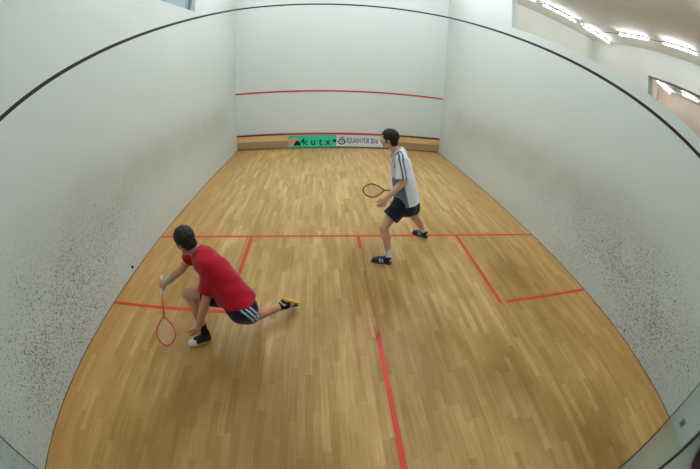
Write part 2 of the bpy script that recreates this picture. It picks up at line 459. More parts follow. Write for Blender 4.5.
cable((8.57, 8.46, H - 0.10), (8.58, 1.2, H - 0.10), 'thin grey cable linking the tubes along the neighbouring court\'s side')
lamp(15.2, 8.45, 'x', 2.3, 'far lit tube seen through the wall opening, leaving its upper corner')
lamp(15.25, 6.40, 'y', 1.2, 'far lit tube seen through the wall opening at the photo edge')
lamp(15.2, 3.6, 'y', 1.6, 'far lit tube of the third court hidden past the photo edge')
cable((15.2, 8.45, H - 0.06), (15.2, 3.0, H - 0.06), 'thin cable between the two far tubes seen through the wall opening')


# ------------------------------------------------------------------ organic shapes: distance fields on a grid, turned into one smooth mesh
def V(*a): return np.array(a, dtype=np.float64)
def unit(v): return np.asarray(v, float) / (np.linalg.norm(v) + 1e-12)

class Field:
    def __init__(s, lo, hi, h):
        s.h = h; s.lo = V(*lo); s.n = np.maximum(4, np.ceil((V(*hi) - s.lo) / h).astype(int) + 1)
        s.f = np.full(tuple(s.n), 0.5, dtype=np.float32)
    def block(s, lo, hi):
        i0 = np.clip(np.floor((lo - s.lo) / s.h).astype(int), 0, s.n - 1); i1 = np.clip(np.ceil((hi - s.lo) / s.h).astype(int) + 1, 1, s.n)
        sl = tuple(slice(a, b) for a, b in zip(i0, i1))
        ax = [(s.lo[k] + s.h * np.arange(i0[k], i1[k])).astype(np.float32) for k in range(3)]
        return sl, np.meshgrid(*ax, indexing='ij')
    def comb(s, sl, d, k, op):
        f = s.f[sl]; d = d.astype(np.float32)
        if op == 'sub': f, d = -f, d
        if k > 0:
            hh = np.maximum(k - np.abs(f - d), 0) / k
            r = np.minimum(f, d) - hh * hh * k * 0.25
        else: r = np.minimum(f, d)
        s.f[sl] = -r if op == 'sub' else r
    def loft(s, pts, a, b=None, side=None, k=0.02, op='add', f0=False, f1=False):
        """tapered limb through pts, elliptic sections a (along side) by b; f0, f1: flat ends"""
        pts = [np.asarray(p, float) for p in pts]; n = len(pts)
        a = [a] * n if np.isscalar(a) else list(a); b = a if b is None else ([b] * n if np.isscalar(b) else list(b))
        if side is None: side = V(1, 0, 0)
        sides = [unit(q) for q in (side if isinstance(side, list) else [side] * n)]
        P = np.array(pts); mg = max(max(a), max(b)) + k + 3 * s.h
        sl, (X, Y, Z) = s.block(P.min(0) - mg, P.max(0) + mg)
        best = None
        for i in range(max(n - 1, 1)):
            j = min(i + 1, n - 1); p, q = pts[i], pts[j]; L = np.linalg.norm(q - p)
            d = (q - p) / L if L > 1e-9 else V(0, 0, 1)
            sv = unit(sides[i] + sides[j]); sv = sv - d * sv.dot(d)
            if np.linalg.norm(sv) < 1e-3: sv = np.cross(d, V(0.3, 0.5, 0.8))
            sv = unit(sv); tv = np.cross(d, sv)
            x, y, z = X - p[0], Y - p[1], Z - p[2]
            u = x * d[0] + y * d[1] + z * d[2]
            S = x * sv[0] + y * sv[1] + z * sv[2]; T_ = x * tv[0] + y * tv[1] + z * tv[2]
            t = np.clip(u / max(L, 1e-9), 0, 1); l = u - t * L
            t = t * t * (3 - 2 * t) * 0.35 + t * 0.65
            A = a[i] + (a[j] - a[i]) * t; B = b[i] + (b[j] - b[i]) * t; mn = np.minimum(A, B)
            lo_, hi_ = (u < 0), (u > L)
            ll = l
            if f0 and i == 0: ll = np.where(lo_, 0, ll)
            if f1 and j == n - 1: ll = np.where(hi_, 0, ll)
            dd = (np.sqrt((S / A) ** 2 + (T_ / B) ** 2 + (ll / mn) ** 2) - 1) * mn
            if f0 and i == 0: dd = np.maximum(dd, -u)
            if f1 and j == n - 1: dd = np.maximum(dd, u - L)
            best = dd if best is None else np.minimum(best, dd)
        s.comb(sl, best, k, op); return s
    def ell(s, c, r, ax=None, k=0.02, op='add'):
        ax = np.eye(3) if ax is None else ax; c = np.asarray(c, float)
        mg = max(r) + k + 3 * s.h
        sl, (X, Y, Z) = s.block(c - mg, c + mg)
        x, y, z = X - c[0], Y - c[1], Z - c[2]
        q = [(x * e[0] + y * e[1] + z * e[2]) / rr for e, rr in zip(ax, r)]
        k0 = np.sqrt(q[0] ** 2 + q[1] ** 2 + q[2] ** 2) + 1e-6
        k1 = np.sqrt((q[0] / r[0]) ** 2 + (q[1] / r[1]) ** 2 + (q[2] / r[2]) ** 2) + 1e-6
        s.comb(sl, k0 * (k0 - 1) / k1, k, op); return s
    def cut(s, p, nrm):
        """keep the side that nrm points away from"""
        sl, (X, Y, Z) = s.block(s.lo, s.lo + s.h * s.n); nrm = unit(nrm)
        s.f = np.maximum(s.f, ((X - p[0]) * nrm[0] + (Y - p[1]) * nrm[1] + (Z - p[2]) * nrm[2]).astype(np.float32)); return s
    def folds(s, amp, freq, seed, stretch=(1, 1, 1)):
        r = np.random.default_rng(seed)
        sl, (X, Y, Z) = s.block(s.lo, s.lo + s.h * s.n); acc = 0
        for i in range(7):
            w_ = unit(r.normal(size=3)) * np.array(stretch) * freq * (0.6 + 1.2 * r.random()); ph = r.random() * 6.28
            w2 = unit(r.normal(size=3)) * freq * 0.5
            acc = acc + np.sin(X * w_[0] + Y * w_[1] + Z * w_[2] + ph + 1.3 * np.sin(X * w2[0] + Y * w2[1] + Z * w2[2]))
        s.f += (amp * np.clip(acc / 2.6, -1, 1)).astype(np.float32); return s
    def hollow(s, inner):
        s.f = np.maximum(s.f, -inner.f); return s
    def surface(s):
        f = s.f.copy(); f[0] = f[-1] = 0.1; f[:, 0] = f[:, -1] = 0.1; f[:, :, 0] = f[:, :, -1] = 0.1
        ins = f < 0
        n = np.array(f.shape) - 1
        cnt = np.zeros(tuple(n), dtype=np.int8)
        offs = [(i, j, k) for i in (0, 1) for j in (0, 1) for k in (0, 1)]
        for o in offs: cnt += ins[o[0]:o[0] + n[0], o[1]:o[1] + n[1], o[2]:o[2] + n[2]]
        I = np.argwhere((cnt > 0) & (cnt < 8))
        vid = np.full(tuple(n), -1, dtype=np.int64); vid[I[:, 0], I[:, 1], I[:, 2]] = np.arange(len(I))
        acc = np.zeros((len(I), 3)); num = np.zeros(len(I))
        val = {o: f[I[:, 0] + o[0], I[:, 1] + o[1], I[:, 2] + o[2]].astype(float) for o in offs}
        for o in offs:
            for ax in range(3):
                if o[ax]: continue
                o2 = list(o); o2[ax] = 1; o2 = tuple(o2)
                a, b = val[o], val[o2]; c = (a < 0) != (b < 0)
                t = np.where(c, a / np.where(c, a - b, 1), 0)
                pos = np.tile(np.array(o, float), (len(I), 1)); pos[:, ax] = t
                acc[c] += pos[c]; num[c] += 1
        v = (I + acc / num[:, None]) * s.h + s.lo
        faces = []
        for ax in range(3):
            b, c = (ax + 1) % 3, (ax + 2) % 3
            sl0 = [slice(None)] * 3; sl1 = [slice(None)] * 3
            sl0[ax] = slice(0, -1); sl1[ax] = slice(1, None)
            A, B = ins[tuple(sl0)], ins[tuple(sl1)]
            E = np.argwhere(A != B); E = E[(E[:, b] > 0) & (E[:, c] > 0) & (E[:, b] < n[b]) & (E[:, c] < n[c])]
            flip = ~A[E[:, 0], E[:, 1], E[:, 2]]
            def g(db, dc):
                q = E.copy(); q[:, b] += db; q[:, c] += dc; return vid[q[:, 0], q[:, 1], q[:, 2]]
            q = np.stack([g(-1, -1), g(0, -1), g(0, 0), g(-1, 0)], 1)
            q[flip] = q[flip][:, ::-1]
            faces.append(q)
        return v, np.concatenate(faces)
    def build(s, name, mats, root, pick=None, relax=1):
        v, q = s.surface()
        for _ in range(relax):                       # one soft smoothing pass
            sm = np.zeros_like(v); nn = np.zeros(len(v))
            for i in range(4):
                np.add.at(sm, q[:, i], v[q[:, (i + 1) % 4]]); np.add.at(nn, q[:, i], 1)
            v = 0.5 * v + 0.5 * sm / np.maximum(nn, 1)[:, None]
        mi = None
        if pick is not None: mi = pick(v[q].mean(1))
        base = np.array(root_world(root))
        return mesh_obj(name, v - base, q, mats, root, None, True, mi)

def root_world(o):
    p = Vector((0, 0, 0))
    while o is not None: p = p + o.location; o = o.parent
    return p

# ---- anatomy
def head_axes(fwd, up):
    f = unit(fwd); r = unit(np.cross(f, up)); u = np.cross(r, f)
    return r, f, u                                   # right, forward, up

def add_head(F, H, ax, s=1.0):
    r, f, u = ax; W = lambda x, y, z: H + s * (r * x + f * y + u * z); A = np.array(ax)
    F.ell(W(0, -0.012, 0.032), (0.076 * s, 0.098 * s, 0.088 * s), A, 0.02)
    F.ell(W(0, 0.03, -0.035), (0.058 * s, 0.062 * s, 0.078 * s), A, 0.03)
    F.ell(W(0, 0.062, -0.088), (0.027 * s, 0.026 * s, 0.022 * s), A, 0.03)
    for q in (-1, 1):
        F.loft([W(q * 0.056, 0.0, -0.055), W(q * 0.03, 0.062, -0.088)], [0.018 * s, 0.016 * s], k=0.03)      # jaw
        F.ell(W(q * 0.045, 0.058, -0.018), (0.022 * s, 0.02 * s, 0.018 * s), A, 0.025)                       # cheek
        F.ell(W(q * 0.032, 0.094, 0.012), (0.017 * s, 0.014 * s, 0.011 * s), A, 0.012, 'sub')                # socket
        F.loft([W(q * 0.012, 0.090, 0.030), W(q * 0.048, 0.074, 0.030)], 0.008 * s, k=0.014)                 # brow
        F.ell(W(q * 0.077, -0.006, -0.002), (0.009 * s, 0.021 * s, 0.032 * s), A, 0.006)                     # ear
        F.ell(W(q * 0.087, -0.002, 0.0), (0.006 * s, 0.010 * s, 0.016 * s), A, 0.006, 'sub')
        F.loft([W(q * 0.010, 0.098, -0.026), W(q * 0.011, 0.100, -0.026)], 0.009 * s, k=0.01)                # nostril
    F.loft([W(0, 0.090, 0.022), W(0, 0.106, -0.004), W(0, 0.114, -0.022)], [0.009 * s, 0.010 * s, 0.012 * s], k=0.012)
    F.loft([W(-0.020, 0.085, -0.052), W(0, 0.094, -0.050), W(0.020, 0.085, -0.052)], 0.006 * s, k=0.010)
    F.loft([W(-0.018, 0.083, -0.064), W(0, 0.091, -0.065), W(0.018, 0.083, -0.064)], 0.0065 * s, k=0.010)
    F.loft([W(-0.022, 0.094, -0.058), W(0.022, 0.094, -0.058)], 0.0035 * s, k=0.006, op='sub')

def face_parts(root, H, ax, s, hair_m, eye_mats):
    r, f, u = ax; W = lambda x, y, z: H + s * (r * x + f * y + u * z)
    for q in (-1, 1):
        c = W(q * 0.032, 0.078, 0.012); g = 12; R0 = 0.0125 * s; v, fc, mi = [], [], []
        for i in range(g + 1):
            th = math.pi * i / g
            for j in range(g):
                ph = 2 * math.pi * j / g
                v.append(c + R0 * (f * math.cos(th) + (r * math.cos(ph) + u * math.sin(ph)) * math.sin(th)))
        for i in range(g):
            for j in range(g):
                fc.append((i * g + j, i * g + (j + 1) % g, (i + 1) * g + (j + 1) % g, (i + 1) * g + j)); mi.append(1 if i < 2 else 0)
        mesh_obj('eye', [p - np.array(root_world(root)) for p in v], fc, eye_mats, root, None, True, mi)
        F = Field(c - 0.05, c + 0.05, 0.0025)
        F.loft([W(q * 0.014, 0.096, 0.031), W(q * 0.032, 0.094, 0.036), W(q * 0.050, 0.080, 0.032)], [0.004 * s, 0.0045 * s, 0.003 * s], k=0)
        F.build('eyebrow', hair_m, root)

def add_hand(F, Wr, d, nrm, thumb, curl, spread=0.0, tc=0.6, s=1.0):
    """Wr wrist, d towards the knuckles, nrm out of the palm, thumb: +1 when the thumb lies along d x nrm"""
    d = unit(d); nrm = unit(np.asarray(nrm, float) - d * np.dot(nrm, d)); sd = np.cross(d, nrm) * thumb
    F.loft([Wr, Wr + d * 0.035 * s, Wr + d * 0.088 * s], [0.027 * s, 0.036 * s, 0.041 * s], [0.021 * s, 0.018 * s, 0.013 * s], side=sd, k=0.015)
    F.ell(Wr + d * 0.045 * s + sd * 0.022 * s + nrm * 0.008 * s, (0.018 * s, 0.026 * s, 0.014 * s), np.array([sd, d, nrm]), 0.012)
    for i, L in enumerate((0.072, 0.081, 0.075, 0.058)):
        o = (1.5 - i) * 0.0215 * s
        p = Wr + d * (0.088 - 0.004 * abs(i - 1)) * s + sd * o
        dirn = unit(d + sd * (1.5 - i) * spread); cr = curl[i] if isinstance(curl[0], (list, tuple)) else curl
        pts = [p - dirn * 0.02 * s, p]; ang = 0.0
        for seg, c_ in zip((0.45, 0.30, 0.25), cr):
            ang += math.radians(c_)
            pts.append(pts[-1] + (dirn * math.cos(ang) + nrm * math.sin(ang)) * L * seg * s)
        r0 = 0.0092 * s if i < 3 else 0.008 * s
        F.loft(pts, [r0, r0 * 1.03, r0 * 0.95, r0 * 0.9, r0 * 0.75], k=0.004)
    p0 = Wr + d * 0.022 * s + sd * 0.022 * s; t1 = unit(d * 0.75 + sd * 0.75 + nrm * 0.35 * tc)
    p1 = p0 + t1 * 0.045 * s; t2 = unit(d * 0.95 + sd * 0.15 + nrm * tc); p2 = p1 + t2 * 0.032 * s; p3 = p2 + unit(t2 + nrm * 0.3 * tc) * 0.025 * s
    F.loft([p0, p1, p2, p3], [0.015 * s, 0.0115 * s, 0.010 * s, 0.0085 * s], k=0.008)

def add_leg(F, hip, knee, ank, toe_dir):
    hip, knee, ank = map(np.asarray, (hip, knee, ank))
    F.loft([hip, hip + (knee - hip) * 0.35, hip + (knee - hip) * 0.8, knee], [0.090, 0.083, 0.060, 0.054], k=0.03)
    sh = ank - knee; back = -unit(np.asarray(toe_dir, float) - unit(sh) * np.dot(toe_dir, unit(sh)))
    F.loft([knee, knee + sh * 0.3 + back * 0.012, knee + sh * 0.62 + back * 0.006, ank], [0.050, 0.056, 0.043, 0.034], k=0.02)
    F.ell(knee - back * 0.018, (0.036, 0.036, 0.042), None, 0.03)

def add_foot(F, heel, toe, up):
    heel, toe = np.asarray(heel, float), np.asarray(toe, float); f = unit(toe - heel); L = np.linalg.norm(toe - heel); up = unit(up)
    F.loft([heel + f * 0.05 + up * 0.04, heel + f * L * 0.6 + up * 0.035, toe - f * 0.05 + up * 0.028], [0.028, 0.034, 0.028], [0.032, 0.026, 0.018], side=np.cross(f, up), k=0.02)

def add_arm(F, sh, el, wr):
    sh, el, wr = map(np.asarray, (sh, el, wr))
    F.ell(sh, (0.056, 0.056, 0.056), None, 0.04)
    F.loft([sh, sh + (el - sh) * 0.4, el], [0.050, 0.047, 0.038], k=0.03)
    F.loft([el, el + (wr - el) * 0.28, el + (wr - el) * 0.7, wr], [0.038, 0.042, 0.033, 0.026], k=0.02)

def make_shoe(root, heel, toe, up, upper_m, sole_m, accent_m, lace_m, ank, accent='side', sock_m=None):
    heel, toe, ank = np.asarray(heel, float), np.asarray(toe, float), np.asarray(ank, float)
    f = unit(toe - heel); up = unit(np.asarray(up, float) - f * np.dot(up, f)); sd = np.cross(f, up); L = np.linalg.norm(toe - heel)
    lo = np.minimum(np.minimum(heel, toe), ank) - 0.10; hi = np.maximum(np.maximum(heel, toe), ank) + 0.10
    W = lambda x, y, z: heel + f * y * L + sd * x + up * z
    F = Field(lo, hi, 0.004)
    F.loft([W(0, 0.15, 0.045), W(0, 0.40, 0.045), W(0, 0.68, 0.038), W(0, 0.86, 0.032)], [0.036, 0.039, 0.047, 0.040], [0.045, 0.040, 0.034, 0.027], side=sd, k=0.02)
    F.loft([W(0, 0.22, 0.06), W(0, 0.26, 0.105)], [0.041, 0.038], side=sd, k=0.03, f1=True)
    F.loft([W(0, 0.36, 0.075), W(0, 0.60, 0.056)], [0.024, 0.024], side=sd, k=0.03)
    G = Field(lo, hi, 0.004)
    G.loft([W(0, 0.20, 0.07), W(0, 0.26, 0.16)], [0.031, 0.031], k=0)
    F.f = np.maximum(F.f, -G.f); F.cut(W(0, 0, 0.016), -up)
    def pick(c):
        y = (c - heel) @ f / L; z = (c - heel) @ up; x = (c - heel) @ sd
        if accent == 'toe': return ((y > 0.62) & (z < 0.075)).astype(int)
        a = ((np.abs(y - 0.44 - 0.9 * (z - 0.05)) < 0.035) | (np.abs(y - 0.56 - 0.9 * (z - 0.05)) < 0.03)) & (np.abs(x) > 0.026) & (z < 0.075)
        return (a | ((y < 0.10) & (z > 0.05) & (z < 0.08))).astype(int)
    o = empty('shoe'); o.parent = root
    F.build('upper', [upper_m, accent_m], o, pick)
    S = Field(lo, hi, 0.004)
    S.loft([W(0, 0.13, 0.010), W(0, 0.42, 0.010), W(0, 0.70, 0.010), W(0, 0.87, 0.014)], [0.039, 0.037, 0.049, 0.041], [0.03] * 4, side=sd, k=0)
    S.cut(W(0, 0, 0.024), up).cut(W(0, 0, 0.0), -up)
    S.build('sole', sole_m, o)
    b = MB(); base = root_world(o)
    for i in range(4):
        y = 0.42 + 0.055 * i; z = 0.100 - 0.010 * i
        b.tube([Vector(W(-0.022, y, z - 0.008)) - base, Vector(W(0, y + 0.01, z)) - base, Vector(W(0.022, y, z - 0.008)) - base], 0.003, 6)
    b.build('lacing', lace_m, o, True)
    return o

def make_sock(root, ank, knee, m_, top=0.16, r=0.044):
    ank, knee = np.asarray(ank, float), np.asarray(knee, float); d = unit(knee - ank)
    F = Field(ank - 0.2, ank + 0.22, 0.004)
    F.loft([ank - d * 0.03, ank + d * top * 0.5, ank + d * top], [r, r - 0.003, r + 0.001], k=0, f1=True)
    F.folds(0.0012, 70, 5)
    G = Field(ank - 0.2, ank + 0.22, 0.004); G.loft([ank + d * (top - 0.02), ank + d * (top + 0.05)], [r - 0.006, r - 0.006], k=0)
    F.hollow(G); return F.build('sock', m_, root)

def make_racket(butt, axis, width, frame_m, string_m, grip_m, label, s=1.0):
    A = unit(axis); B = unit(np.asarray(width, float) - A * np.dot(width, A)); N = np.cross(A, B); butt = np.asarray(butt, float)
    o = tag(empty('squash_racket', tuple(butt)), label, 'racket')
    P = lambda a, b, n=0.0: Vector(A * a * s + B * b * s + N * n * s)
    out = [(0.405, 0.008), (0.435, 0.034), (0.468, 0.062), (0.50, 0.083), (0.54, 0.098), (0.58, 0.098), (0.62, 0.084), (0.652, 0.060), (0.672, 0.034), (0.682, 0.012)]
    loop = [(a, b) for a, b in out] + [(a, -b) for a, b in reversed(out)]
    # smooth the loop
    L = np.array(loop)
    for _ in range(2):
        L2 = np.empty((len(L) * 2, 2)); nx = np.roll(L, -1, 0); L2[0::2] = 0.75 * L + 0.25 * nx; L2[1::2] = 0.25 * L + 0.75 * nx; L = L2
    MB().tube([P(a, b) for a, b in L], 0.0085 * s, 8, True).build('frame', frame_m, o, True)
    MB().tube([P(0.18, 0), P(0.24, 0), P(0.42, 0)], [0.0095 * s, 0.0085 * s, 0.010 * s], 10).build('shaft', frame_m, o, True)
    g = MB(); n = 40
    g.tube([P(0.0, 0), P(0.006, 0), P(0.012, 0), P(0.02, 0)] + [P(0.02 + 0.17 * i / n, 0) for i in range(1, n + 1)], [0.015 * s, 0.0185 * s, 0.018 * s, 0.0155 * s] + [(0.0155 + (0.0010 if i % 4 == 0 else 0.0)) * s for i in range(1, n + 1)], 12)
    g.build('grip', grip_m, o, True)
    st = MB()
    aa = np.concatenate([L[:, 0], L[:1, 0]]); bbv = np.concatenate([L[:, 1], L[:1, 1]])
    def cross(vals, other, at_):
        r_ = []
        for i in range(len(vals) - 1):
            if (vals[i] - at_) * (vals[i + 1] - at_) < 0:
                t = (at_ - vals[i]) / (vals[i + 1] - vals[i]); r_.append(other[i] + t * (other[i + 1] - other[i]))
        return (min(r_), max(r_)) if len(r_) >= 2 else None
    for q in np.linspace(-0.09, 0.09, 14):
        c = cross(bbv, aa, q)
        if c: st.tube([P(c[0], q), P(c[1], q)], 0.0015 * s, 5)
    for q in np.linspace(0.43, 0.665, 16):
        c = cross(aa, bbv, q)
        if c: st.tube([P(q, c[0], 0.001), P(q, c[1], 0.001)], 0.0015 * s, 5)
    st.build('string_bed', string_m, o)
    return o

# ------------------------------------------------------------------ the two players
M_skin = mat('tanned_skin', lin(216, 168, 140), 0.55, 0.3, noise=0.05, nscale=14, sss=0.08)
M_skin2 = mat('fair_skin', lin(200, 146, 116), 0.55, 0.3, noise=0.05, nscale=14, sss=0.08)
M_hair = mat('dark_brown_hair', lin(30, 24, 22), 0.5, 0.35, noise=0.3, nscale=120, bump=0.6)
M_eyes = [mat('eye_white', lin(230, 226, 220), 0.3), mat('dark_iris', lin(40, 28, 22), 0.2)]
M_white = mat('white_jersey_fabric', lin(232, 236, 240), 0.8, 0.2, noise=0.02, nscale=60, sheen=0.2)
M_blue = mat('slate_blue_jersey_fabric', lin(112, 126, 150), 0.8, 0.2, noise=0.06, nscale=60, sheen=0.2)
M_pale = mat('pale_blue_jersey_fabric', lin(186, 200, 216), 0.8, 0.2, noise=0.03, nscale=60, sheen=0.2)
M_grey = mat('dark_grey_jersey_stripe', lin(92, 106, 124), 0.8, 0.2)
M_red = mat('crimson_jersey_fabric', lin(174, 12, 36), 0.8, 0.2, noise=0.06, nscale=60, sheen=0.15)
M_navy = mat('navy_shorts_fabric', lin(22, 26, 42), 0.8, 0.2, noise=0.1, nscale=50, sheen=0.15)
M_black = mat('black_shorts_fabric', lin(20, 22, 34), 0.8, 0.2, noise=0.1, nscale=50, sheen=0.15)
M_stripe = mat('pale_blue_stripe_fabric', lin(170, 196, 226), 0.8, 0.2)
M_sock = mat('white_sock_cotton', lin(226, 228, 232), 0.9, 0.1, bump=0.2, nscale=200)
M_bsock = mat('black_sock_cotton', lin(26, 26, 32), 0.9, 0.1, bump=0.2, nscale=200)
M_bshoe = mat('black_shoe_leather', lin(26, 27, 32), 0.45, 0.4)
M_lilac = mat('white_lilac_shoe_trim', lin(196, 196, 222), 0.5)
M_wshoe = mat('white_toe_leather', lin(206, 208, 210), 0.5)
M_gum = mat('yellow_gum_sole', lin(204, 160, 48), 0.55)
M_dsole = mat('dark_grey_sole', lin(60, 62, 74), 0.6)
M_band = mat('pale_blue_terry_wristband', lin(164, 186, 190), 0.95, 0.1, bump=0.5, nscale=240)
M_copper = mat('dark_bronze_racket_frame', lin(104, 62, 40), 0.35, 0.5)
M_orange = mat('orange_red_racket_frame', lin(214, 92, 62), 0.4, 0.5)
M_string = mat('tan_racket_string', lin(206, 150, 108), 0.5)
M_string2 = mat('white_racket_string', lin(232, 200, 186), 0.5)
M_grip = mat('dark_grip_tape', lin(46, 42, 44), 0.85, 0.2)
M_grip2 = mat('pale_grip_tape', lin(206, 206, 214), 0.85, 0.2)

def hair(root, H, ax, s, m_, thick, slope=(0.75, 0.66), p0=(0.03, 0.0), nape=-0.085, seed=1):
    r, f, u = ax; W = lambda x, y, z: H + s * (r * x + f * y + u * z)
    F = Field(H - 0.17, H + 0.17, 0.004); A = np.array(ax)
    F.ell(W(0, -0.014, 0.034), ((0.077 + thick) * s, (0.099 + thick) * s, (0.088 + thick) * s), A, 0)
    F.ell(W(0, -0.045, -0.045), ((0.060 + thick * 0.6) * s, (0.052 + thick * 0.6) * s, 0.06 * s), A, 0.02)
    F.folds(0.0022, 160, seed)
    F.cut(W(0, p0[0], p0[1]), f * slope[0] - u * slope[1])
    F.cut(W(0, 0, nape), -u)
    for q in (-1, 1):                    # bare temples and a little sideburn
        F.ell(W(q * 0.055, 0.088, 0.055), (0.028 * s, 0.03 * s, 0.035 * s), A, 0.006, 'sub')
        F.loft([W(q * 0.074, 0.018, 0.0), W(q * 0.071, 0.022, -0.032)], [0.010 * s, 0.007 * s], k=0.006)
    return F.build('hair', m_, root)

def person(name, label, base): return tag(empty(name, base), label, 'person')

# ---- the player in white, crouching on the T with a lowered racket
def white_player():
    root = person('person', 'man in white T-shirt and navy shorts crouching at the short line, racket held low', (0.55, 3.92, 0.0))
    pel = V(0.51, 3.82, 0.77)
    hipL, kneeL, ankL = V(0.415, 3.735, 0.75), V(0.228, 3.652, 0.475), V(0.312, 3.603, 0.10)
    hipR, kneeR, ankR = V(0.575, 3.905, 0.74), V(0.745, 4.045, 0.432), V(0.985, 4.25, 0.10)
    heelL, toeL = V(0.362, 3.548, 0.0), V(0.096, 3.642, 0.0)
    heelR, toeR = V(1.058, 4.198, 0.0), V(0.842, 4.372, 0.0)
    shL, elL, wrL = V(0.385, 3.672, 1.35), V(0.392, 3.60, 1.075), V(0.218, 3.598, 0.885)
    shR, elR, wrR = V(0.395, 4.005, 1.335), V(0.545, 4.15, 1.095), V(0.597, 4.133, 0.882)
    H = V(0.258, 3.855, 1.55); ax = head_axes(V(-0.90, 0.38, -0.14), V(-0.12, 0.0, 0.99)); s = 0.99
    sd = V(0.02, 1, 0)
    F = Field((-0.05, 3.42, -0.02), (1.18, 4.48, 1.74), 0.005)
    F.loft([pel, V(0.475, 3.828, 0.93), V(0.435, 3.835, 1.12), V(0.405, 3.84, 1.27), V(0.39, 3.84, 1.35)], [0.165, 0.150, 0.168, 0.165, 0.10], [0.115, 0.105, 0.118, 0.100, 0.07], side=sd, k=0.03)
    F.loft([shL, V(0.385, 3.84, 1.39), shR], [0.05, 0.058, 0.05], k=0.05)
    F.loft([V(0.39, 3.84, 1.36), V(0.335, 3.845, 1.43), V(0.275, 3.852, 1.50)], [0.068, 0.058, 0.056], k=0.03)
    F.ell(V(0.565, 3.77, 0.77), (0.075, 0.08, 0.09), None, 0.05); F.ell(V(0.585, 3.87, 0.76), (0.075, 0.08, 0.09), None, 0.05)
    add_head(F, H, ax, s)
    add_leg(F, hipL, kneeL, ankL, toeL - heelL); add_leg(F, hipR, kneeR, ankR, toeR - heelR)
    add_foot(F, heelL, toeL, V(0, 0, 1)); add_foot(F, heelR, toeR, V(0, 0, 1))
    F.loft([ankL, ankL + V(0.01, -0.005, -0.05)], 0.034, k=0.02); F.loft([ankR, ankR + V(0.01, -0.01, -0.05)], 0.034, k=0.02)
    add_arm(F, shL, elL, wrL); add_arm(F, shR, elR, wrR)
    add_hand(F, wrL, V(-0.46, -0.10, -0.86), V(-0.05, 1, -0.1), -1, [(18, 22, 18), (24, 28, 20), (30, 32, 22), (36, 36, 24)], 0.10, 0.5, 1.05)
    add_hand(F, wrR, V(0, -0.06, -1), V(0, -1, 0.06), 1, (62, 82, 50), 0.0, 1.0, 1.0)
    F.build('body', M_skin, root)
    hair(root, H, ax, s, M_hair, 0.011, seed=3)
    face_parts(root, H, ax, s, M_hair, M_eyes)
    # jersey
    spine = [V(0.525, 3.825, 0.755), V(0.505, 3.828, 0.86), V(0.462, 3.833, 1.05), V(0.425, 3.838, 1.23), V(0.395, 3.84, 1.36)]
    def jersey(dr, ext):
        G = Field((0.05, 3.45, 0.62), (0.92, 4.3, 1.52), 0.004)
        sp = [spine[0] - unit(spine[1] - spine[0]) * ext] + spine[1:]
        G.loft(sp, [0.204, 0.198, 0.196, 0.190, 0.10], [0.186, 0.166, 0.150, 0.128, 0.07], side=sd, k=0, f0=True)
        G.loft([shL + V(0, 0.03, -0.01), V(0.388, 3.84, 1.395), shR + V(0, -0.03, -0.01)], [0.062, 0.068, 0.062], k=0.06)
        for a, b in ((shL, elL), (shR, elR)):
            d = unit(b - a)
            G.loft([a, a + d * 0.10, a + d * 0.235], [0.072, 0.074, 0.079], k=0.04, f1=True)
        return G
    def openings():
        G = Field((0.05, 3.45, 0.62), (0.92, 4.3, 1.52), 0.004)
        q = unit(spine[1] - spine[0])
        G.loft([spine[0] - q * 0.02, spine[0] + q * 0.05], [0.192, 0.186], [0.172, 0.158], side=sd, k=0, f0=True)
        for a, b in ((shL, elL), (shR, elR)):
            d = unit(b - a); G.loft([a + d * 0.18, a + d * 0.25], [0.064, 0.067], k=0, f1=True)
        return G
    G = jersey(0, 0)
    G.folds(0.0045, 26, 11, (1, 1, 0.55))
    G.loft([V(0.385, 3.842, 1.40), V(0.29, 3.85, 1.50)], [0.066, 0.072], k=0.006, op='sub')
    G.hollow(openings())
    def pick(c):
        out = np.zeros(len(c), dtype=int)
        sp = np.array(spine); t = np.clip((c[:, 2] - 0.755) / (1.36 - 0.755), 0, 1)
        cx = np.interp(c[:, 2], sp[:, 2], sp[:, 0]); cy = np.interp(c[:, 2], sp[:, 2], sp[:, 1])
        fr = -(c[:, 0] - cx); lf = -(c[:, 1] - cy); ang = np.degrees(np.arctan2(lf, fr)); a2 = np.abs(ang)
        tor = np.abs(lf) < 0.215
        low = tor & (c[:, 2] < 1.09) & (a2 < 88 - (c[:, 2] - 0.755) * 30) & (a2 > 12)
        out[low] = 1
        up_ = (c[:, 2] >= 1.09) & (fr > 0.02) & (np.abs(lf) < 0.15); out[up_] = 2
        for k0, k1 in ((0.028, 0.046), (-0.012, 0.006)):
            stp = (c[:, 2] >= 1.12) & (fr > k0 + 0.02) & (fr < k1 + 0.02) & (np.abs(lf) > 0.10); out[stp] = 3
        stp = (c[:, 2] >= 1.22) & (np.abs(np.abs(lf) - 0.105) < 0.012) & (fr > 0.02); out[stp] = 3
        return out
    G.build('t_shirt', [M_white, M_blue, M_pale, M_grey], root, pick)
    # shorts
    def shorts(dr, ext):
        G = Field((0.05, 3.42, 0.45), (0.98, 4.3, 0.98), 0.005)
        G.loft([V(0.535, 3.825, 0.69), V(0.525, 3.825, 0.78), V(0.50, 3.828, 0.90)], [0.180 - dr, 0.186 - dr, 0.170 - dr], [0.140 - dr, 0.152 - dr, 0.128 - dr], side=sd, k=0)
        for h, k_, e in ((hipL, kneeL, 0.20), (hipR, kneeR, 0.20)):
            d = unit(k_ - h); back = V(0.02, 0, 0)
            G.loft([h + back, h + back + d * 0.1, h + d * e], [0.114, 0.114, 0.116], k=0.05, f1=True)
        return G
    G = shorts(0, 0); G.folds(0.004, 34, 5, (1, 1, 0.5))
    O = Field((0.05, 3.42, 0.45), (0.98, 4.3, 0.98), 0.005)
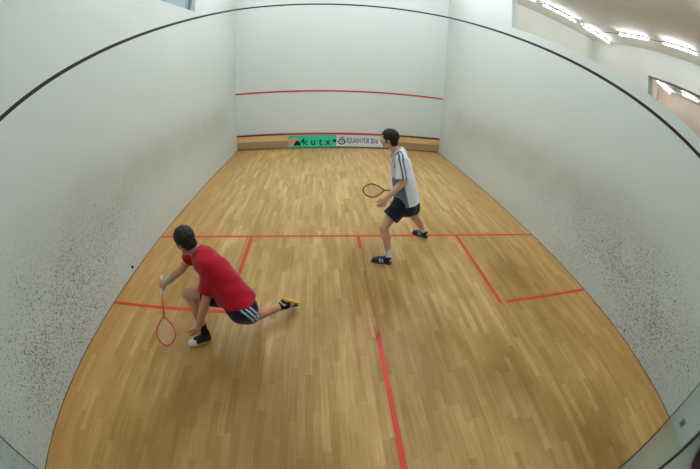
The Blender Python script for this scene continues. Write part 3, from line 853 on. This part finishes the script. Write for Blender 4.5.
    for h, k_, e in ((hipL, kneeL, 0.20), (hipR, kneeR, 0.20)):
        d = unit(k_ - h); O.loft([h + d * (e - 0.05), h + d * (e + 0.015)], [0.097, 0.103], k=0, f1=True)
    G.hollow(O)
    G.build('shorts', M_navy, root)
    make_sock(root, ankL, kneeL, M_sock, 0.085); make_sock(root, ankR, kneeR, M_sock, 0.085)
    make_shoe(root, heelL, toeL, V(0, 0, 1), M_bshoe, M_dsole, M_lilac, M_bshoe, ankL)
    make_shoe(root, heelR, toeR, V(0, 0, 1), M_bshoe, M_dsole, M_lilac, M_bshoe, ankR)
white_player()
make_racket(V(0.688, 4.10, 0.805), V(-1, 0.0, -0.045), V(0.0, 0.75, 0.66), M_copper, M_string, M_grip, 'bronze-framed squash racket held low in front of the man in white')

# ---- the player in red, lunging to the left wall
def red_player():
    root = person('person', 'man in red T-shirt and black shorts lunging low towards the left wall', (-1.45, 2.3, 0.0))
    pel = V(-1.255, 2.17, 0.575)
    hipL, kneeL, ankL = V(-1.215, 2.125, 0.555), V(-1.225, 2.405, 0.155), V(-0.925, 2.605, 0.155)
    hipR, kneeR, ankR = V(-1.325, 2.255, 0.56), V(-1.765, 2.265, 0.56), V(-1.70, 2.215, 0.105)
    heelR, toeR = V(-1.645, 2.225, 0.0), V(-1.89, 2.10, 0.0)
    f = unit(V(0.50, 0.55, -0.66)); N = unit(V(0.43, 0.47, 0.72)); heelL = ankL + N * 0.075 - f * 0.05; toeL = heelL + f * 0.26
    shL, elL, wrL = V(-1.43, 2.165, 0.92), V(-1.52, 2.13, 0.625), V(-1.655, 2.065, 0.345)
    shR, elR, wrR = V(-1.655, 2.425, 0.915), V(-1.86, 2.44, 0.70), V(-2.04, 2.37, 0.59)
    H = V(-1.655, 2.285, 1.098); ax = head_axes(V(-0.74, 0.46, -0.48), V(-0.46, 0.22, 0.86)); s = 0.98
    sdH, sdS = unit(hipL - hipR), unit(shL - shR)
    sides = [sdH, unit(sdH * 0.7 + sdS * 0.3), unit(sdH * 0.3 + sdS * 0.7), sdS, sdS]
    sp0 = [pel, V(-1.325, 2.205, 0.69), V(-1.415, 2.25, 0.815), V(-1.495, 2.28, 0.90), V(-1.54, 2.295, 0.945)]
    F = Field((-2.28, 1.92, -0.02), (-0.68, 2.95, 1.30), 0.005)
    F.loft(sp0, [0.165, 0.150, 0.165, 0.155, 0.09], [0.115, 0.105, 0.115, 0.095, 0.07], side=sides, k=0.03)
    F.loft([shL, V(-1.55, 2.295, 0.955), shR], [0.05, 0.058, 0.05], k=0.05)
    F.loft([V(-1.545, 2.295, 0.94), V(-1.59, 2.30, 1.00), V(-1.64, 2.285, 1.07)], [0.068, 0.058, 0.056], k=0.03)
    F.ell(V(-1.20, 2.13, 0.57), (0.075, 0.075, 0.08), None, 0.05); F.ell(V(-1.255, 2.23, 0.56), (0.075, 0.075, 0.08), None, 0.05)
    add_head(F, H, ax, s)
    add_leg(F, hipL, kneeL, ankL, V(0.2, 0.2, -1)); add_leg(F, hipR, kneeR, ankR, toeR - heelR)
    add_foot(F, heelR, toeR, V(0, 0, 1)); add_foot(F, heelL, toeL, -N)
    F.loft([ankR, ankR + V(0.01, 0.0, -0.05)], 0.034, k=0.02); F.loft([ankL, (heelL * 0.75 + toeL * 0.25) - N * 0.05], 0.034, k=0.02)
    add_arm(F, shL, elL, wrL); add_arm(F, shR, elR, wrR)
    add_hand(F, wrL, V(-0.52, -0.20, -0.80), V(-0.55, 0.75, 0.2), -1, [(12, 16, 12), (16, 20, 14), (20, 24, 16), (26, 28, 18)], 0.12, 0.4, 1.05)
    A = unit(V(0.165, -0.735, -0.64)); d = unit(wrR - elR); d = unit(d - A * d.dot(A)); n = np.cross(A, d)
    add_hand(F, wrR, d, n, 1, (62, 82, 50), 0.0, 1.0, 1.0)
    F.build('body', M_skin2, root)
    hair(root, H, ax, s, M_hair, 0.012, seed=8)
    face_parts(root, H, ax, s, M_hair, M_eyes)
    hp = wrR + d * 0.085 + n * 0.028
    # wristband
    dd = unit(elR - wrR)
    W_ = Field(wrR - 0.12, wrR + 0.16, 0.004)
    W_.loft([wrR + dd * 0.012, wrR + dd * 0.04, wrR + dd * 0.082], [0.033, 0.036, 0.037], k=0, f0=True, f1=True)
    W_.build('wristband', M_band, root)
    # jersey
    sp1 = [pel + V(-0.012, 0.008, 0.012)] + sp0[1:]
    def jersey(dr, ext):
        G = Field((-2.0, 1.9, 0.42), (-0.95, 2.65, 1.12), 0.004)
        sp = [sp1[0] - unit(sp1[1] - sp1[0]) * (0.10 + ext)] + sp1[1:]
        G.loft(sp, [0.202 - dr, 0.190 - dr, 0.192 - dr, 0.180 - dr, 0.10 - dr], [0.172 - dr, 0.150 - dr, 0.142 - dr, 0.122 - dr, 0.078 - dr], side=sides, k=0, f0=True)
        G.loft([shL * 0.85 + shR * 0.15, V(-1.545, 2.295, 0.955), shR * 0.85 + shL * 0.15], [0.062 - dr, 0.068 - dr, 0.062 - dr], k=0.06)
        for a, b, e in ((shL, elL, 0.235), (shR, elR, 0.13)):
            q = unit(b - a)
            G.loft([a, a + q * 0.08, a + q * (e + ext)], [0.071, 0.074, 0.078], k=0.04, f1=True)
        return G
    G = jersey(0, 0); G.folds(0.0045, 26, 21)
    G.loft([V(-1.59, 2.295, 1.005), V(-1.65, 2.285, 1.08)], [0.062, 0.075], k=0.006, op='sub')
    G.cut(V(-1.255, 2.17, 0.60), V(0.12, -0.12, -1)); 
    O = Field((-2.0, 1.9, 0.42), (-0.95, 2.65, 1.12), 0.004)
    for a, b, e in ((shL, elL, 0.235), (shR, elR, 0.13)):
        q = unit(b - a); O.loft([a + q * (e - 0.05), a + q * (e + 0.015)], [0.064, 0.066], k=0, f1=True)
    G.hollow(O); G.build('t_shirt', M_red, root)
    # shorts
    def shorts(dr, ext):
        G = Field((-1.85, 1.88, 0.18), (-0.98, 2.6, 0.8), 0.005)
        G.loft([pel + V(0.035, -0.02, -0.05), pel + V(0.0, 0.0, 0.01), sp0[1]], [0.180 - dr, 0.178 - dr, 0.160 - dr], [0.140 - dr, 0.138 - dr, 0.116 - dr], side=sdH, k=0)
        for h, k_, e in ((hipL, kneeL, 0.30), (hipR, kneeR, 0.27)):
            q = unit(k_ - h)
            G.loft([h, h + q * 0.12, h + q * (e + ext)], [0.112 - dr, 0.106 - dr, 0.102 - dr], k=0.05, f1=True)
        return G
    G = shorts(0, 0); G.folds(0.004, 34, 15)
    O = Field((-1.85, 1.88, 0.18), (-0.98, 2.6, 0.8), 0.005)
    for h, k_, e in ((hipL, kneeL, 0.30), (hipR, kneeR, 0.27)):
        q = unit(k_ - h); O.loft([h + q * (e - 0.05), h + q * (e + 0.015)], [0.088, 0.090], k=0, f1=True)
    G.hollow(O)
    q = unit(kneeL - hipL); outw = V(0.75, -0.8, 0.25); outw = unit(outw - q * outw.dot(q)); tv = np.cross(q, outw)
    def pick(c):
        r_ = c - hipL; u = r_ @ q; o_ = r_ @ outw; t_ = r_ @ tv
        on = (o_ > 0) & (u > -0.25) & (np.abs(t_) < 0.2)
        st = np.zeros(len(c), dtype=bool)
        for k0 in (-0.038, -0.004, 0.030): st |= np.abs(t_ - k0) < 0.0085
        return (on & st).astype(int)
    G.build('shorts', [M_black, M_stripe], root, pick)
    make_sock(root, ankR, kneeR, M_bsock, 0.10); make_sock(root, ankL, kneeL, M_bsock, 0.05)
    make_shoe(root, heelR, toeR, V(0, 0, 1), M_bshoe, M_gum, M_wshoe, M_bshoe, ankR, 'toe')
    make_shoe(root, heelL, toeL, -N, M_bshoe, M_gum, M_wshoe, M_bshoe, ankL, 'toe' if False else 'side')
    return hp, A
hp, A_ = red_player()
make_racket(hp - A_ * 0.085, A_, V(0.95, 0.25, -0.1), M_orange, M_string2, M_grip2, 'orange-red squash racket swung down in the hand of the man in red')

# ---- the ball
b = MB(); R0 = 0.02; g = 16
v_, f_ = [], []
for i in range(g + 1):
    for j in range(g):
        th, ph = math.pi * i / g, 2 * math.pi * j / g
        v_.append((R0 * math.sin(th) * math.cos(ph), R0 * math.sin(th) * math.sin(ph), R0 * math.cos(th)))
for i in range(g):
    for j in range(g): f_.append((i * g + j, i * g + (j + 1) % g, (i + 1) * g + (j + 1) % g, (i + 1) * g + j))
ball = mesh_obj('squash_ball', v_, f_, mat('black_rubber', lin(18, 18, 20), 0.6, bump=0.3, nscale=300), None, (-3.1805, 3.265, 0.106), True)
tag(ball, 'small black squash ball striking the foot of the left wall', 'ball')

# ------------------------------------------------------------------ banners on the front board
def lettering(txt, name, m_, parent, x, z, height, width, y, bold=0.0):
    cu = bpy.data.curves.new(name, 'FONT'); cu.body = txt; cu.align_x = 'CENTER'; cu.align_y = 'CENTER'; cu.extrude = 0.001; cu.offset = bold; cu.size = 1.0
    o = bpy.data.objects.new(name, cu); COL.objects.link(o)
    bpy.context.view_layer.update()
    me = bpy.data.meshes.new_from_object(o.evaluated_get(bpy.context.evaluated_depsgraph_get()))
    bpy.data.objects.remove(o); bpy.data.curves.remove(cu)
    co = np.array([q.co for q in me.vertices]); mn, mx = co.min(0), co.max(0); c = (mn + mx) / 2
    for q in me.vertices:
        q.co = (x + (q.co.x - c[0]) * width / (mx[0] - mn[0]), y - q.co.z, z + (q.co.y - c[1]) * height / (mx[1] - mn[1]))
    me.materials.clear()
    me.materials.append(m_); me.update()
    o = bpy.data.objects.new(name, me); COL.objects.link(o); o.parent = parent
    return o
M_green = mat('turquoise_green_vinyl', lin(58, 204, 164), 0.45, noise=0.05, nscale=6)
M_bwhite = mat('white_vinyl', lin(218, 226, 238), 0.45)
M_ink = mat('black_print', lin(20, 40, 40), 0.5)
M_inkb = mat('navy_print', lin(44, 66, 116), 0.5)
M_rose = mat('salmon_print', lin(236, 150, 130), 0.5)
FY = LEN - 0.056
g1 = tag(empty('banner', (-0.80, FY, 0.22)), 'turquoise green sponsor banner with black letters and a bird mark on the front board', 'banner')
MB().box(-0.76, 0.72, -0.004, 0.0, -0.185, 0.20).build('sheet', M_green, g1)
lettering('k u t x', 'lettering', M_ink, g1, 0.12, -0.01, 0.23, 0.84, -0.005, 0.012)
b = MB(); b.prism([(-0.60, -0.13), (-0.36, -0.13), (-0.40, -0.03), (-0.48, 0.045), (-0.55, -0.02)], 1, -0.007, -0.004)
b.build('emblem', M_ink, g1)
b = MB(); b.prism([(-0.40, 0.0), (-0.34, 0.03), (-0.27, 0.10), (-0.30, 0.0), (-0.36, -0.05)], 1, -0.0065, -0.004); b.build('emblem_wing', M_ink, g1)
b = MB(); b.prism([(-0.74, -0.12), (-0.64, -0.14), (-0.56, -0.02), (-0.46, 0.08), (-0.50, 0.13), (-0.66, 0.10), (-0.74, 0.02)], 1, -0.0055, -0.004); b.build('emblem_backing', M_rose, g1)
b = MB(); b.prism([(0.57, -0.01), (0.63, 0.07), (0.69, 0.06), (0.72, -0.05), (0.65, -0.02)], 1, -0.006, -0.004); b.build('swoosh', M_ink, g1)
g2 = tag(empty('banner', (0.66, FY, 0.22)), 'white banner with navy lettering announcing squash for 2016 on the front board', 'banner')
MB().box(-0.755, 0.755, -0.006, -0.002, -0.16, 0.20).build('sheet', M_bwhite, g2)
lettering('SQUASH FOR 2016', 'lettering', M_inkb, g2, 0.03, 0.02, 0.20, 0.96, -0.007, 0.013)
ring = MB(); ring.tube([(-0.59 + 0.095 * math.cos(t), -0.008, -0.01 + 0.08 * math.sin(t)) for t in np.linspace(0, 2 * math.pi, 28, endpoint=False)], 0.018, 6, True)
ring.prism([(-0.62, -0.03), (-0.585, -0.05), (-0.55, 0.01), (-0.58, 0.03)], 1, -0.010, -0.006)
ring.build('emblem', M_ink, g2)
MB().box(-0.67, -0.51, -0.008, -0.006, 0.105, 0.14).build('emblem_caption', mat('grey_print', lin(120, 134, 150), 0.5), g2)
b = MB(); b.prism([(0.60, 0.03), (0.66, 0.05), (0.70, -0.02), (0.735, -0.08), (0.67, -0.09), (0.63, -0.03)], 1, -0.008, -0.006); b.build('end_mark', M_inkb, g2)
b = MB(); b.prism([(0.57, 0.04), (0.61, 0.06), (0.62, 0.01)], 1, -0.008, -0.006); b.build('end_mark_tip', mat('red_print', lin(196, 40, 54), 0.5), g2)

# ------------------------------------------------------------------ things behind the glass
o = tag(empty('wall_socket', (HW, -0.26, 0.16)), 'small grey wall socket low on the wall just beyond the glass', 'socket')
MB().box(-0.012, 0.0, -0.05, 0.05, -0.05, 0.05, 0.004).build('plate', M_socket, o)
MB().box(-0.016, -0.011, -0.024, 0.024, -0.024, 0.024, 0.003).build('cover', mat('dark_socket_cover', lin(78, 80, 80), 0.5), o)
bagc = (3.56, -1.16, 0.0)
o = tag(empty('sports_bag', bagc), 'dark maroon bag with blue straps on the floor behind the glass wall', 'bag')
F = Field(V(*bagc) + V(-0.45, -0.25, -0.02), V(*bagc) + V(0.45, 0.25, 0.42), 0.008)
F.loft([V(*bagc) + V(-0.26, 0, 0.14), V(*bagc) + V(0, 0.01, 0.15), V(*bagc) + V(0.26, 0, 0.14)], [0.13, 0.15, 0.13], [0.135, 0.148, 0.135], side=V(0, 1, 0), k=0, f0=True, f1=True)
F.folds(0.006, 20, 4); F.cut(V(0, 0, 0.002), V(0, 0, -1))
F.build('body', mat('maroon_nylon', lin(82, 34, 46), 0.6, noise=0.1), o)
for x in (-0.13, 0.13):
    MB().tube([(x + 0.16 * math.cos(t) * 0.0, 0.165 * math.cos(t), 0.15 + 0.165 * math.sin(t)) for t in np.linspace(-0.9, 3.9, 24)], 0.011, 6).build('strap', mat('blue_webbing', lin(58, 92, 128), 0.7), o, True)
